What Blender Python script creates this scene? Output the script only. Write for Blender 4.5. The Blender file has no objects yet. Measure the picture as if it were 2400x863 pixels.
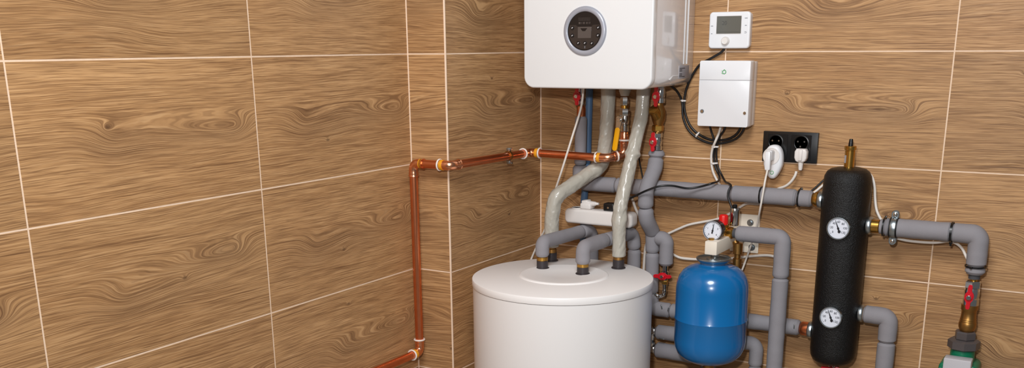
import bpy, bmesh, math, random
from mathutils import Vector, Matrix, noise
random.seed(7)
V = Vector
COL = bpy.context.scene.collection
Z0 = 1.5            # the reference grout line of the tiling lies 1.5 m above the floor; z below is measured from it
PI = math.pi

# ------------------------------------------------------------------ camera (solved from the tile grid)
F, CX, CY = 2349.938, 1211.17, 795.773
YAW, PIT, ROL = .5391556, -.28544034, -.00660542
CAM = V((1.596303, -2.825432, .0210287))
FW = V((-math.sin(YAW)*math.cos(PIT), math.cos(YAW)*math.cos(PIT), math.sin(PIT)))
_r = V((math.cos(YAW), math.sin(YAW), 0)); _u = _r.cross(FW)
RT = math.cos(ROL)*_r + math.sin(ROL)*_u
UP = -math.sin(ROL)*_r + math.cos(ROL)*_u
def on_plane(px, py, d):
    """point at distance d in front of the back wall along a sight line (used to read positions off the plan)"""
    ray = FW + RT*((px-CX)/F) - UP*((py-CY)/F)
    return CAM + ray*((-d-CAM.y)/ray.y)
cd = bpy.data.cameras.new('camera'); cam = bpy.data.objects.new('camera', cd); COL.objects.link(cam)
cam.matrix_world = Matrix(((RT.x, UP.x, -FW.x, CAM.x), (RT.y, UP.y, -FW.y, CAM.y), (RT.z, UP.z, -FW.z, CAM.z+Z0), (0,0,0,1)))
cd.sensor_width = 36; cd.sensor_fit = 'HORIZONTAL'; cd.lens = 36*F/2400
cd.shift_x = -(CX-1200)/2400; cd.shift_y = (CY-431.5)/2400; cd.clip_start = .05
bpy.context.scene.camera = cam

# ------------------------------------------------------------------ node helper
class E:
    def __init__(s, nt, sock): s.nt, s.s = nt, sock
    def _m(s, op, *a):
        n = s.nt.nodes.new('ShaderNodeMath'); n.operation = op
        for i, x in enumerate((s,)+a):
            if isinstance(x, E): s.nt.links.new(x.s, n.inputs[i])
            else: n.inputs[i].default_value = x
        return E(s.nt, n.outputs[0])
    def __add__(s, o): return s._m('ADD', o)
    def __sub__(s, o): return s._m('SUBTRACT', o)
    def __mul__(s, o): return s._m('MULTIPLY', o)
    def __truediv__(s, o): return s._m('DIVIDE', o)
    __radd__ = __add__; __rmul__ = __mul__
    def f(s, op, *a): return s._m(op, *a)
    def smooth(s, a, b):
        n = s.nt.nodes.new('ShaderNodeMapRange'); n.interpolation_type = 'SMOOTHSTEP'
        s.nt.links.new(s.s, n.inputs['Value'])
        n.inputs['From Min'].default_value = a; n.inputs['From Max'].default_value = b
        return E(s.nt, n.outputs[0])
def vec(nt, *c):
    n = nt.nodes.new('ShaderNodeCombineXYZ')
    for i, x in enumerate(c):
        if isinstance(x, E): nt.links.new(x.s, n.inputs[i])
        else: n.inputs[i].default_value = x
    return n.outputs[0]
def tex_noise(nt, v, scale=1, detail=2, rough=.5, dim='3D'):
    n = nt.nodes.new('ShaderNodeTexNoise'); n.noise_dimensions = dim
    nt.links.new(v, n.inputs['Vector']); n.inputs['Scale'].default_value = scale
    n.inputs['Detail'].default_value = detail; n.inputs['Roughness'].default_value = rough
    return E(nt, n.outputs['Fac'])
def mix(nt, fac, a, b):
    n = nt.nodes.new('ShaderNodeMix'); n.data_type = 'RGBA'
    def put(x, i):
        if isinstance(x, E): nt.links.new(x.s, n.inputs[i])
        elif isinstance(x, (tuple, list)): n.inputs[i].default_value = (*x, 1)
        else: n.inputs[i].default_value = x
    put(fac, 0); put(a, 6); put(b, 7)
    return E(nt, n.outputs[2])
def lin(r, g, b):
    return tuple((c/255/12.92 if c/255 <= .04045 else ((c/255+.055)/1.055)**2.4) for c in (r, g, b))
MATS = {}
def mat(name, rgb, rough=.5, metal=0, coat=0, bump=None, var=0, spec=.5, trans=0, sheen=0):
    m = bpy.data.materials.new(name); m.use_nodes = True; nt = m.node_tree
    b = nt.nodes['Principled BSDF']; c = lin(*rgb)
    b.inputs['Base Color'].default_value = (*c, 1); b.inputs['Roughness'].default_value = rough
    b.inputs['Metallic'].default_value = metal; b.inputs['Coat Weight'].default_value = coat
    b.inputs['Coat Roughness'].default_value = .06
    b.inputs['Specular IOR Level'].default_value = spec
    b.inputs['Transmission Weight'].default_value = trans
    tc = nt.nodes.new('ShaderNodeTexCoord')
    if bump:
        sc, st, det = bump
        n = tex_noise(nt, tc.outputs['Object'], sc, det, .6)
        bp = nt.nodes.new('ShaderNodeBump'); bp.inputs['Strength'].default_value = st; bp.inputs['Distance'].default_value = .002
        nt.links.new(n.s, bp.inputs['Height']); nt.links.new(bp.outputs[0], b.inputs['Normal'])
    if var:
        n = tex_noise(nt, tc.outputs['Object'], 28, 3, .6)
        cc = mix(nt, n, tuple(x*(1-var) for x in c), tuple(min(1, x*(1+var)) for x in c))
        nt.links.new(cc.s, b.inputs['Base Color'])
    MATS[name] = m
    return m

def wood_tile():
    m = bpy.data.materials.new('wood_tile'); m.use_nodes = True; nt = m.node_tree
    b = nt.nodes['Principled BSDF']
    uvn = nt.nodes.new('ShaderNodeUVMap'); uvn.uv_map = 'metres'
    sp = nt.nodes.new('ShaderNodeSeparateXYZ'); nt.links.new(uvn.outputs[0], sp.inputs[0])
    u, v = E(nt, sp.outputs[0]), E(nt, sp.outputs[1])
    iu, iv = (u/.6).f('FLOOR'), (v/.3).f('FLOOR')
    fu, fv = u-iu*.6, v-iv*.3
    wn = nt.nodes.new('ShaderNodeTexWhiteNoise'); wn.noise_dimensions = '2D'
    nt.links.new(vec(nt, iu+.5, iv+.5), wn.inputs['Vector'])
    s3 = nt.nodes.new('ShaderNodeSeparateColor'); nt.links.new(wn.outputs['Color'], s3.inputs[0])
    r1, r2, r3 = (E(nt, s3.outputs[i]) for i in range(3))
    pu, pv = fu+r1*9.7, fv+r2*7.3
    w1 = (tex_noise(nt, vec(nt, pu*1.5, pv*3.6, r3*5), 1, 1)-.5)*.036
    w2 = (tex_noise(nt, vec(nt, pu*5, pv*17, r3*9), 1, 2)-.5)*.009
    s = fv+w1+w2
    def knot(cx, cy, al, ar, bb, amp):
        """bump in the growth field with a long flank on one side: nested arches running out into straight grain"""
        d = fu-cx
        du = d.f('MAXIMUM', 0.0)/ar-(d*-1.0).f('MAXIMUM', 0.0)/al; dv = (s-cy)/bb
        g = ((du*du+dv*dv)*-1.0).f('EXPONENT')
        return g, g*amp
    g1, k1 = knot(r1*.10+.44, r2*.06+.13, .16, .05, .026, .046)
    g2, k2 = knot(r3*.14+.14, r2*-.06+.16, .07, .20, .038, .045)
    g3, k3 = knot(r2*.5+.05, r3*.22+.04, .012, .012, .007, .010)
    g4, k4 = knot(r3*-.25+.40, r1*.10+.04, .22, .10, .036, -.018)
    sk = s+k1+k2+k3+k4
    fig = (g1*1.0+g2*.8+g3*.5+g4*.4).f('MINIMUM', 1.0)
    jit = (tex_noise(nt, vec(nt, pu*28, sk*90, r2*4), 1, 2)-.5)*.5
    ringn = tex_noise(nt, vec(nt, pu*2.2, sk*26, r1*4), 1, 2)
    saw = (sk/.0072+ringn*2.4+jit*.6).f('FRACT')
    ring = saw.f('POWER', 2.2)*(saw*-1.0+1.0).smooth(0, .14)
    ringpres = tex_noise(nt, vec(nt, pu*3.5, sk*48, r2*3), 1, 2).smooth(.36, .66)
    ringm = ring*(fig*.80+.24)*(ringpres*.8+.2)
    # fine pores and fibres along the grain
    fw = (tex_noise(nt, vec(nt, pu*34, pv*95, r3), 1, 1)-.5)*.8
    fib = tex_noise(nt, vec(nt, pu*9.5, sk*540+fw, r3*3), 1, 2, .5)
    fib2 = tex_noise(nt, vec(nt, pu*22, sk*850+fw, r1*3), 1, 1, .5)
    fibd = fib.smooth(.48, .64)*.75+fib2.smooth(.50, .66)*.50
    fib3 = tex_noise(nt, vec(nt, pu*3.6, sk*330+fw*.6, r2*7), 1, 2, .5).smooth(.56, .68)
    fibl = fib.smooth(.48, .34)
    strk = tex_noise(nt, vec(nt, pu*1.1, sk*42, r2*6), 1, 6, .7).smooth(.22, .78)
    patch = tex_noise(nt, vec(nt, pu*2.6, pv*5, r1*8), 1, 2).smooth(.3, .7)
    tone = r1*.20+1.01
    LIGHT, MID, DARK, GREY = lin(191,149,103), lin(164,123,81), lin(92,60,36), lin(126,98,72)
    c = mix(nt, strk*.8+.1, MID, LIGHT)
    c = mix(nt, fig*.28, c, GREY)
    c = mix(nt, patch*.25, c, lin(148,103,62))
    c = mix(nt, fibl*.38, c, lin(210,170,124))
    c = mix(nt, fibd.f('MINIMUM', 1.0)*.58, c, DARK)
    c = mix(nt, fib3*(ringpres*.4+.25), c, lin(98,64,38))
    c = mix(nt, ringm*.86, c, lin(78,50,30))
    c = mix(nt, (g3*1.6-1.0).f('MAXIMUM', 0.0), c, lin(56,34,22))
    hs = nt.nodes.new('ShaderNodeHueSaturation'); nt.links.new(c.s, hs.inputs['Color']); nt.links.new(tone.s, hs.inputs['Value'])
    c = E(nt, hs.outputs[0])
    # grout
    eu = fu.f('MINIMUM', fu*-1.0+.6); ev = fv.f('MINIMUM', fv*-1.0+.3)
    e = eu.f('MINIMUM', ev)
    gr = e.smooth(.0014, .0020)*-1.0+1.0
    gn = tex_noise(nt, vec(nt, u*90, v*90, 0.0), 1, 2)
    c = mix(nt, gr, c, mix(nt, gn, lin(228,196,166), lin(244,216,190)))
    nt.links.new(c.s, b.inputs['Base Color'])
    rg = gr*.4+(fibd*.10+.46)
    nt.links.new(rg.s, b.inputs['Roughness'])
    b.inputs['Specular IOR Level'].default_value = .35
    h = fibd*-.5+ring*(fig*-.6)+gr*-2.0
    bp = nt.nodes.new('ShaderNodeBump'); bp.inputs['Strength'].default_value = .35; bp.inputs['Distance'].default_value = .0009
    nt.links.new(h.s, bp.inputs['Height']); nt.links.new(bp.outputs[0], b.inputs['Normal'])
    MATS['wood_tile'] = m
wood_tile()
mat('grout', (240,212,186), .85)
mat('boiler_white', (232,232,232), .28, coat=.25)
mat('boiler_side', (232,229,229), .16, coat=.8)
mat('tank_white', (236,233,231), .38, bump=(90,.02,2))
mat('lid_white', (243,240,238), .42, bump=(120,.03,2))
mat('plastic_white', (234,234,236), .35, coat=.1)
mat('plastic_offwhite', (230,224,219), .4)
mat('cable_white', (228,220,211), .45)
mat('cable_black', (16,16,18), .38)
mat('black_plastic', (15,15,16), .3)
mat('black_matte', (10,10,11), .6)
mat('foam_grey', (142,139,143), .78, bump=(420,.25,3), var=.07, spec=.3)
mat('foam_dark', (70,70,74), .8)
mat('wrap_film', (178,173,161), .34, coat=.35, bump=(55,.35,3), var=.05)
mat('copper', (232,142,98), .28, 1, bump=(60,.03,2), var=.16)
mat('copper_bright', (240,166,126), .24, 1, var=.10)
mat('solder_white', (232,222,214), .5)
mat('tape_yellow', (232,158,30), .5)
mat('brass', (196,150,74), .28, 1, bump=(40,.04,2), var=.12)
mat('brass_dark', (166,124,70), .42, 1, bump=(40,.06,2), var=.2)
mat('chrome', (205,203,200), .17, 1)
mat('galvanised', (170,178,182), .34, 1, bump=(160,.06,2), var=.12)
mat('silver_ring', (166,168,178), .36, .15, coat=.3)
mat('red', (200,16,34), .32, coat=.3)
mat('red_bright', (226,20,16), .4)
mat('yellow', (240,170,0), .4)
mat('blue_enamel', (0,104,168), .24, coat=.5)
mat('blue_pipe', (80,112,148), .45)
mat('foam_black', (8,7,7), .35, bump=(380,1.0,3), spec=.42)
mat('dial', (226,230,240), .4)
mat('ink', (26,26,32), .6)
mat('grey_mark', (120,124,130), .6)
mat('console', (232,222,206), .45)
mat('green', (0,112,78), .38)
mat('green_mark', (70,160,90), .5)
mat('cast_iron', (92,86,86), .42, .35, bump=(160,.2,2))
mat('cover_grey', (190,188,192), .4)
mat('lcd', (98,98,92), .22, coat=.4)
mat('lcd_ink', (78,78,74), .4)
mat('panel_glass', (44,39,38), .12, coat=.5)
mat('panel_dark', (24,21,22), .3)
mat('panel_window', (86,78,74), .2)
mat('sticker', (160,156,160), .5)
mat('stub_black', (52,46,48), .45)
mat('floor_tile', (150,140,128), .5, bump=(8,.05,3), var=.08)

# ------------------------------------------------------------------ mesh helpers (each adds a shape to a bmesh)
def new(): return bmesh.new()
def frame(axis, hint=None):
    a = V(axis).normalized()
    h = V(hint) if hint else (V((0,0,1)) if abs(a.z) < .9 else V((1,0,0)))
    x = h.cross(a).normalized(); return x, a.cross(x), a
def lathe(bm, prof, o, axis=(0,0,1), n=32, ang=0, caps=True):
    """prof: (radius, distance along axis)"""
    x, y, a = frame(axis); o = V(o); rings = []
    for r, t in prof:
        if r < 1e-6: rings.append([bm.verts.new(o+a*t)])
        else: rings.append([bm.verts.new(o+a*t+(x*math.cos(ang+2*PI*i/n)+y*math.sin(ang+2*PI*i/n))*r) for i in range(n)])
    for A, B in zip(rings, rings[1:]):
        for i in range(n):
            j = (i+1) % n
            if len(A) == 1 and len(B) == 1: break
            if len(A) == 1: bm.faces.new((A[0], B[j], B[i]))
            elif len(B) == 1: bm.faces.new((A[i], A[j], B[0]))
            else: bm.faces.new((A[i], A[j], B[j], B[i]))
    if caps:
        if len(rings[0]) > 1: bm.faces.new(rings[0][::-1])
        if len(rings[-1]) > 1: bm.faces.new(rings[-1])
    return bm
def cyl(bm, o, axis, r, h, n=24, bev=.0):
    b = min(bev, r*.5, h*.45)
    return lathe(bm, [(r-b,0),(r,b),(r,h-b),(r-b,h)] if b else [(r,0),(r,h)], o, axis, n)
def hexnut(bm, o, axis, r, h, ang=0, n=6):
    return lathe(bm, [(r*.86,0),(r,h*.14),(r,h*.86),(r*.86,h)], o, axis, n, ang)
def torus(bm, o, axis, R, r, n=40, m=12):
    x, y, a = frame(axis); o = V(o); rings = []
    for i in range(n):
        d = x*math.cos(2*PI*i/n)+y*math.sin(2*PI*i/n)
        rings.append([bm.verts.new(o+d*(R+r*math.cos(2*PI*j/m))+a*(r*math.sin(2*PI*j/m))) for j in range(m)])
    for i in range(n):
        A, B = rings[i], rings[(i+1) % n]
        for j in range(m): bm.faces.new((A[j], B[j], B[(j+1) % m], A[(j+1) % m]))
    return bm
def fillet(pts, rad, step=.006):
    pts = [V(p) for p in pts]; out = [pts[0]]
    for i in range(1, len(pts)-1):
        p, a, b = pts[i], (pts[i-1]-pts[i]), (pts[i+1]-pts[i])
        r = rad[i-1] if isinstance(rad, (list, tuple)) else rad
        la, lb = a.length, b.length; a.normalize(); b.normalize()
        th = a.angle(b)
        if th > 3.1: out.append(p); continue
        t = min(r/math.tan(th/2), la*.48, lb*.48); r = t*math.tan(th/2)
        c = p+(a+b).normalized()*(r/math.sin(th/2))
        s, e = p+a*t-c, p+b*t-c
        k = max(6, int((PI-th)/.14))
        for j in range(k+1): out.append(c+_slerp(s, e, j/k))
    out.append(pts[-1])
    dense = [out[0]]
    for q in out[1:]:
        d = (q-dense[-1]).length
        if d < 1e-6: continue
        k = max(1, int(d/step)); p0 = dense[-1]
        for j in range(1, k+1): dense.append(p0.lerp(q, j/k))
    return dense
def _slerp(a, b, t):
    om = a.angle(b)
    if om < 1e-4: return a.lerp(b, t)
    return (a*math.sin((1-t)*om)+b*math.sin(t*om))/math.sin(om)
def smooth_path(pts, step=.006):
    P = [V(p) for p in pts]; P = [P[0]*2-P[1]]+P+[P[-1]*2-P[-2]]; out = [P[1]]
    for i in range(1, len(P)-2):
        p0, p1, p2, p3 = P[i-1:i+3]; k = max(2, int((p2-p1).length/step))
        for j in range(1, k+1):
            t = j/k
            out.append(.5*((2*p1)+(p2-p0)*t+(2*p0-5*p1+4*p2-p3)*t*t+(3*p1-p0-3*p2+p3)*t**3))
    return out
def tube(bm, path, r, n=20, rf=None, rnd=0):
    """sweep a circle along a dense path; rf(s, angle, point) scales the radius; rnd rounds both ends"""
    L = [0]
    for a, b in zip(path, path[1:]): L.append(L[-1]+(b-a).length)
    T = L[-1]; tan = []
    for i in range(len(path)):
        a, b = path[max(0, i-1)], path[min(len(path)-1, i+1)]; tan.append((b-a).normalized())
    x, y, _ = frame(tan[0]); rings = []
    for i, p in enumerate(path):
        if i:
            q = tan[i-1].rotation_difference(tan[i]); x = q @ x
        x = (x-tan[i]*x.dot(tan[i])).normalized(); y = tan[i].cross(x)
        k = 1
        if rnd:
            e = min(L[i], T-L[i])
            if e < rnd: k = 1-.22*(1-math.sqrt(max(0, 1-(1-e/rnd)**2)))
        ring = []
        for j in range(n):
            a = 2*PI*j/n; rr = r*k*(rf(L[i], a, p) if rf else 1)
            ring.append(bm.verts.new(p+(x*math.cos(a)+y*math.sin(a))*rr))
        rings.append(ring)
    for A, B in zip(rings, rings[1:]):
        for i in range(n): bm.faces.new((A[i], A[(i+1) % n], B[(i+1) % n], B[i]))
    bm.faces.new(rings[0][::-1]); bm.faces.new(rings[-1])
    return bm
def box(bm, lo, hi, bev=0, seg=2):
    lo, hi = V(lo), V(hi); g = bmesh.ops.create_cube(bm, size=1); vs = g['verts']
    for w in vs: w.co = V(((lo[i]+hi[i])/2+w.co[i]*(hi[i]-lo[i]) for i in range(3)))
    if bev:
        es = {e for w in vs for e in w.link_edges}
        bmesh.ops.bevel(bm, geom=list(es), offset=bev, segments=seg, profile=.5, affect='EDGES')
    return bm
def obox(bm, c, ax, ay, az, size, bev=0):
    """box with its own axes"""
    t = new(); s = V(size)/2; box(t, -s, s, bev)
    M = Matrix((V(ax).normalized(), V(ay).normalized(), V(az).normalized())).transposed()
    for w in t.verts: w.co = M @ w.co + V(c)
    me = bpy.data.meshes.new('tmp'); t.to_mesh(me); bm.from_mesh(me); bpy.data.meshes.remove(me); t.free()
    return bm
def prism(bm, out, o, ux, uy, depth, bev=0, seg=2):
    """outline in the plane (ux, uy) extruded along ux x uy"""
    o, ux, uy = V(o), V(ux).normalized(), V(uy).normalized(); nz = ux.cross(uy)
    prof = [(0, 0)] if not bev else []
    n = len(out); c = V((sum(p[0] for p in out)/n, sum(p[1] for p in out)/n))
    def inset(d):
        if d == 0: return out
        res = []
        for i in range(n):
            a, p, b = V(out[i-1]), V(out[i]), V(out[(i+1) % n])
            n1 = V((-(p-a).y, (p-a).x)).normalized(); n2 = V((-(b-p).y, (b-p).x)).normalized()
            m = (n1+n2); m = m.normalized()/max(.4, m.normalized().dot(n1)); res.append(tuple(p+m*d))
        return res
    lv = [(0, 0), (depth, 0)]
    if bev:
        lv = [(bev*(1-math.cos(PI/2*k/seg))*0+bev*(k/seg if seg == 1 else 1-math.cos(PI/2*k/seg)), bev*(1-math.sin(PI/2*k/seg))) for k in range(seg+1)]
        lv = lv+[(depth-z, d) for z, d in lv[::-1]]
    rings = []
    for z, d in lv:
        rings.append([bm.verts.new(o+ux*p[0]+uy*p[1]+nz*z) for p in inset(d)])
    for A, B in zip(rings, rings[1:]):
        for i in range(n): bm.faces.new((A[i], A[(i+1) % n], B[(i+1) % n], B[i]))
    bm.faces.new(rings[0][::-1]); bm.faces.new(rings[-1])
    return bm
def rrect(w, h, r, k=8):
    """counter-clockwise rounded rectangle centred on 0; r may be (bl, br, tr, tl)"""
    rs = r if isinstance(r, (tuple, list)) else (r,)*4; out = []
    for (sx, sy, a0), q in zip(((-1,-1,PI),(1,-1,1.5*PI),(1,1,0),(-1,1,.5*PI)), rs):
        cx, cy = sx*(w/2-q), sy*(h/2-q)
        for i in range(k+1):
            a = a0+PI/2*i/k; out.append((cx+q*math.cos(a), cy+q*math.sin(a)))
    return out
X_, Y_, Z_ = V((1,0,0)), V((0,1,0)), V((0,0,1))
def front(bm, out, cx, cz, y, depth, bev=0, seg=3):
    """outline standing on the back wall side at y, extruded towards the room"""
    return prism(bm, out, (cx, y, cz), X_, Z_, depth, bev, seg)   # X x Z = -Y
def text_bm(bm, s, c, size, ux, uy, lift=.0004):
    cu = bpy.data.curves.new('t', 'FONT'); cu.body = s; cu.size = size; cu.align_x = 'CENTER'; cu.align_y = 'CENTER'
    cu.extrude = lift/2
    ob = bpy.data.objects.new('t', cu); COL.objects.link(ob)
    dg = bpy.context.evaluated_depsgraph_get(); me = bpy.data.meshes.new_from_object(ob.evaluated_get(dg))
    ux, uy = V(ux), V(uy); nz = ux.cross(uy)
    for w in me.vertices: w.co = V(c)+ux*w.co.x+uy*w.co.y+nz*(w.co.z+lift/2)
    bm.from_mesh(me); bpy.data.meshes.remove(me); bpy.data.objects.remove(ob); bpy.data.curves.remove(cu)
    return bm

# ------------------------------------------------------------------ object helpers
def link(name, bm, material, loc, sharp=38):
    me = bpy.data.meshes.new(name)
    bmesh.ops.translate(bm, vec=-V(loc), verts=bm.verts)
    bmesh.ops.recalc_face_normals(bm, faces=bm.faces)
    bm.to_mesh(me); bm.free()
    me.materials.append(MATS[material]); me.shade_smooth(); me.set_sharp_from_angle(angle=math.radians(sharp))
    o = bpy.data.objects.new(name, me); COL.objects.link(o); return o
class Thing:
    def __init__(s, name, label, cat, loc, group=None):
        s.loc = V(loc); s.o = bpy.data.objects.new(name, None); COL.objects.link(s.o)
        s.o.location = s.loc+V((0,0,Z0)); s.o.empty_display_size = .02
        s.o['label'] = label; s.o['category'] = cat
        if group: s.o['group'] = group
    def part(s, name, bm, material, parent=None, label=None, sharp=38):
        o = link(name, bm, material, s.loc, sharp); o.parent = parent or s.o
        if label: o['label'] = label
        return o
    def parts(s, name, bm, material, parent=None, label=None):
        """every separate piece of the mesh becomes a part of its own"""
        bm.verts.ensure_lookup_table(); left = set(bm.verts); out = []
        while left:
            st = [left.pop()]; isl = {st[0]}
            while st:
                for e in st.pop().link_edges:
                    for w in e.verts:
                        if w in left: left.discard(w); isl.add(w); st.append(w)
            b = new(); vm = {w: b.verts.new(w.co) for w in isl}
            for f in {f for w in isl for f in w.link_faces}: b.faces.new([vm[w] for w in f.verts])
            out.append(s.part(name, b, material, parent, label))
        bm.free(); return out
def single(name, label, cat, bm, material, group=None, loc=None, sharp=38):
    bm.verts.ensure_lookup_table()
    loc = V(loc) if loc else sum((w.co for w in bm.verts), V())/len(bm.verts)
    o = link(name, bm, material, loc, sharp); o.location = loc+V((0,0,Z0)); o['label'] = label; o['category'] = cat
    if group: o['group'] = group
    return o
def struct(name, bm, material):
    o = link(name, bm, material, (0,0,0)); o.location.z = Z0; o['kind'] = 'structure'; return o

# ================================================================== the room
W, YC = .1254, .5209          # pipe chase: width, distance of its front from the back wall
TOP, BOT = 1.1, -1.5
def wall(name, quads):
    """quads: (corner, width vector, u0, inward thickness vector); tiled face carries UVs in metres"""
    bm = new(); uv = bm.loops.layers.uv.new('metres')
    for o, wv, u0, tv in quads:
        o, wv, tv = V(o), V(wv), V(tv); h = V((0,0,TOP-BOT))
        vs = [bm.verts.new(p+q) for q in (V(), tv) for p in (o, o+wv, o+wv+h, o+h)]
        for k in ((0,1,2,3), (7,6,5,4), (0,4,5,1), (1,5,6,2), (2,6,7,3), (3,7,4,0)):
            f = bm.faces.new([vs[i] for i in k])
            for l in f.loops:
                rel = l.vert.co-o; l[uv].uv = (u0+rel.dot(wv)/wv.length, l.vert.co.z+30)
    return struct(name, bm, 'wood_tile')
wall('wall_back', [((0,0,BOT), (2.4,0,0), .0018, (0,.1,0))])
wall('wall_left', [((-W,-3.1,BOT), (0,3.1-YC,0), 6-(3.1-1.1091), (-.1,0,0))])
bm = new(); uv = bm.loops.layers.uv.new('metres')
for o, wv, u0 in ((V((-W,-YC,BOT)), V((W,0,0)), 12.22), (V((0,-YC,BOT)), V((0,YC,0)), 18.04), (V((0,0,BOT)), V((-W,0,0)), 0), (V((-W,0,BOT)), V((0,-YC,0)), 0)):
    h = V((0,0,TOP-BOT)); f = bm.faces.new([bm.verts.new(q) for q in (o, o+wv, o+wv+h, o+h)])
    for l in f.loops: l[uv].uv = (u0+(l.vert.co-o).dot(wv)/wv.length, l.vert.co.z+30)
bmesh.ops.remove_doubles(bm, verts=bm.verts, dist=1e-5)
struct('wall_chase', bm, 'wood_tile')
bm = new(); box(bm, (-.2,-3.1,BOT-.1), (2.5,.1,BOT)); struct('floor', bm, 'floor_tile')
bm = new(); box(bm, (-.0022,-YC-.0022,BOT), (.0022,-YC+.0022,TOP), .0008); struct('trim_1', bm, 'grout')
bm = new(); box(bm, (-W-.001,-YC-.0022,BOT), (-W+.0026,-YC+.001,TOP), .0008); struct('trim_2', bm, 'grout')
bm = new(); box(bm, (-.001,-.0030,BOT), (.0030,.001,TOP), .0008); struct('trim_3', bm, 'grout')

# ================================================================== boiler
t = Thing('boiler', 'white wall-hung gas boiler with a round control panel, above the white tank', 'boiler', (.309, 0, -.0945))
BW, BH, BZ = .391, .70, -.0945+.35
BXc = .3095
bm = new(); prism(bm, rrect(BW-.004, BH-.004, .03), (BXc, -.003, BZ), X_, Z_, .271, .002); cas = t.part('casing', bm, 'boiler_side')
bm = new(); prism(bm, rrect(BW, BH, .031, 12), (BXc, -.2755, BZ), X_, Z_, .0245, .005, 4); fp = t.part('front_panel', bm, 'boiler_white')
bm = new(); prism(bm, rrect(BW-.010, BH-.010, .026), (BXc, 0, BZ), X_, Z_, .006); t.part('back_frame', bm, 'boiler_side')
bm = new()
for y in (-.074, -.051): box(bm, (.501, y-.0014, -.033), (.5046, y+.0014, .60), .001)
t.parts('side_rib', bm, 'boiler_white', cas)
bm = new(); prism(bm, [(-.17,-.075),(-.150,-.064),(-.110,-.064),(-.110,-.0625),(-.152,-.0625),(-.175,-.0725)], (.5015,0,0), Y_, Z_, .0024)
t.part('side_seam', bm, 'boiler_white', cas)
bm = new(); box(bm, (.5025,-.108,-.0725), (.5040,-.034,-.0365), .0003); lb = t.part('rating_label', bm, 'sticker', cas, 'grey printed rating label')
bm = new()
for i in range(7):
    if i == 3: continue
    z = -.0435-i*.0038; box(bm, (.5038,-.106,z-.0008), (.5043,-.086 if i % 3 else -.066,z+.0008))
t.part('label_print', bm, 'ink', lb)
# round control panel
pc = V((.3063, -.30, .0565))
cp_bm = new(); lathe(cp_bm, [(.0505,.0035),(.0512,.0045),(.0535,.0060),(.0575,.0062),(.0618,.0050),(.0642,.0022),(.0648,-.001)], pc, -Y_, 72, caps=False)
bez = t.part('control_bezel', cp_bm, 'silver_ring', fp)
bm = new(); lathe(bm, [(.0,.0022),(.0500,.0022),(.0515,.0038),(.0515,-.001)], pc, -Y_, 64, caps=False); t.part('control_glass', bm, 'panel_dark', fp)
bm = new()
# lighter keypad area: wide dish with the display recess between its shoulders
out = []
for k in range(41):
    a = math.radians(160+220*k/40); out.append((.0475*math.cos(a), .0475*math.sin(a)))
out += [(.026,.0160),(.020,.0115),(-.020,.0115),(-.026,.0160)]
prism(bm, out, pc+V((0,-.0021,0)), X_, Z_, .0009); t.part('keypad', bm, 'panel_glass', fp)
bm = new(); prism(bm, rrect(.040,.029,.001), pc+V((0,-.0029,-.0035)), X_, Z_, .0006); dp = t.part('display', bm, 'panel_window', fp)
bm = new(); prism(bm, [(-.0105,.0095),(-.004,.002),(.004,.002),(.0105,.0095)], pc+V((-.002,-.0034,-.002)), X_, Z_, .0003); t.part('display_mark', bm, 'panel_dark', dp)
bm = new()
for i in range(14):
    for j in range(3): cyl(bm, pc+V((-.0185+i*.0026, -.0021, .0275+j*.0030)), -Y_, .0007, .0004, 8)
for i, w in enumerate((6,2,2,5,1,4,2,3)): box(bm, (pc.x-.018+i*.0046, pc.y-.0026, pc.z+.0185), (pc.x-.018+i*.0046+w*.0006, pc.y-.0021, pc.z+.0235))
t.part('speaker_grille', bm, 'panel_window', fp)
for px, pz in ((-.037,.0085),(-.037,-.0115),(.041,.0085),(.0405,-.0115),(-.0185,-.0310),(.0015,-.0312),(.0225,-.0318)):
    c = pc+V((px,-.0028,pz))
    bm = new(); cyl(bm, c, -Y_, .0052, .0022, 20, .0006); bt = t.part('button', bm, 'panel_dark', fp)
    bm = new(); obox(bm, c+V((.0003,-.0023,.0004)), (1,0,.55), Y_, (-.55,0,1), (.0048,.0004,.0017)); obox(bm, c+V((-.0009,-.0023,-.0006)), (1,0,-.9), Y_, (.9,0,1), (.0028,.0004,.0014))
    t.part('symbol', bm, 'plastic_white', bt)
bm = new(); box(bm, (pc.x+.0005,-.3032,pc.z-.0445), (pc.x+.0025,-.3026,pc.z-.0385)); t.part('indicator', bm, 'grey_mark', fp)

# ================================================================== hot water tank
TX, TY, TR, TZ = .2969, -.402, .2533, -.6017
t = Thing('water_tank', 'large white cylindrical hot water tank with a flat lid, below the boiler', 'water tank', (TX, TY, BOT))
bm = new(); lathe(bm, [(TR-.012,BOT),(TR-.002,BOT+.02),(TR-.002,TZ-.0215),(TR-.02,TZ-.0215)], (TX,TY,0), n=128); t.part('tank_body', bm, 'tank_white')
bm = new(); lathe(bm, [(TR-.006,TZ-.0208),(TR-.0005,TZ-.0198),(TR,TZ-.0185),(TR,TZ-.0035),(TR-.0010,TZ-.0010),(TR-.0035,TZ),(0,TZ)], (TX,TY,0), n=128); lid = t.part('lid', bm, 'lid_white')
bm = new(); lathe(bm, [(.128,TZ-.001),(.1255,TZ+.0022),(.121,TZ+.0040),(.1165,TZ+.0035),(.055,TZ+.0022),(.050,TZ+.0012),(0,TZ+.0012)], (.291,-.383,0), n=96); t.part('cover_plate', bm, 'lid_white', lid)
STUBS = [(.1985,-.342),(.1675,-.232),(.334,-.350),(.388,-.229)]
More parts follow.
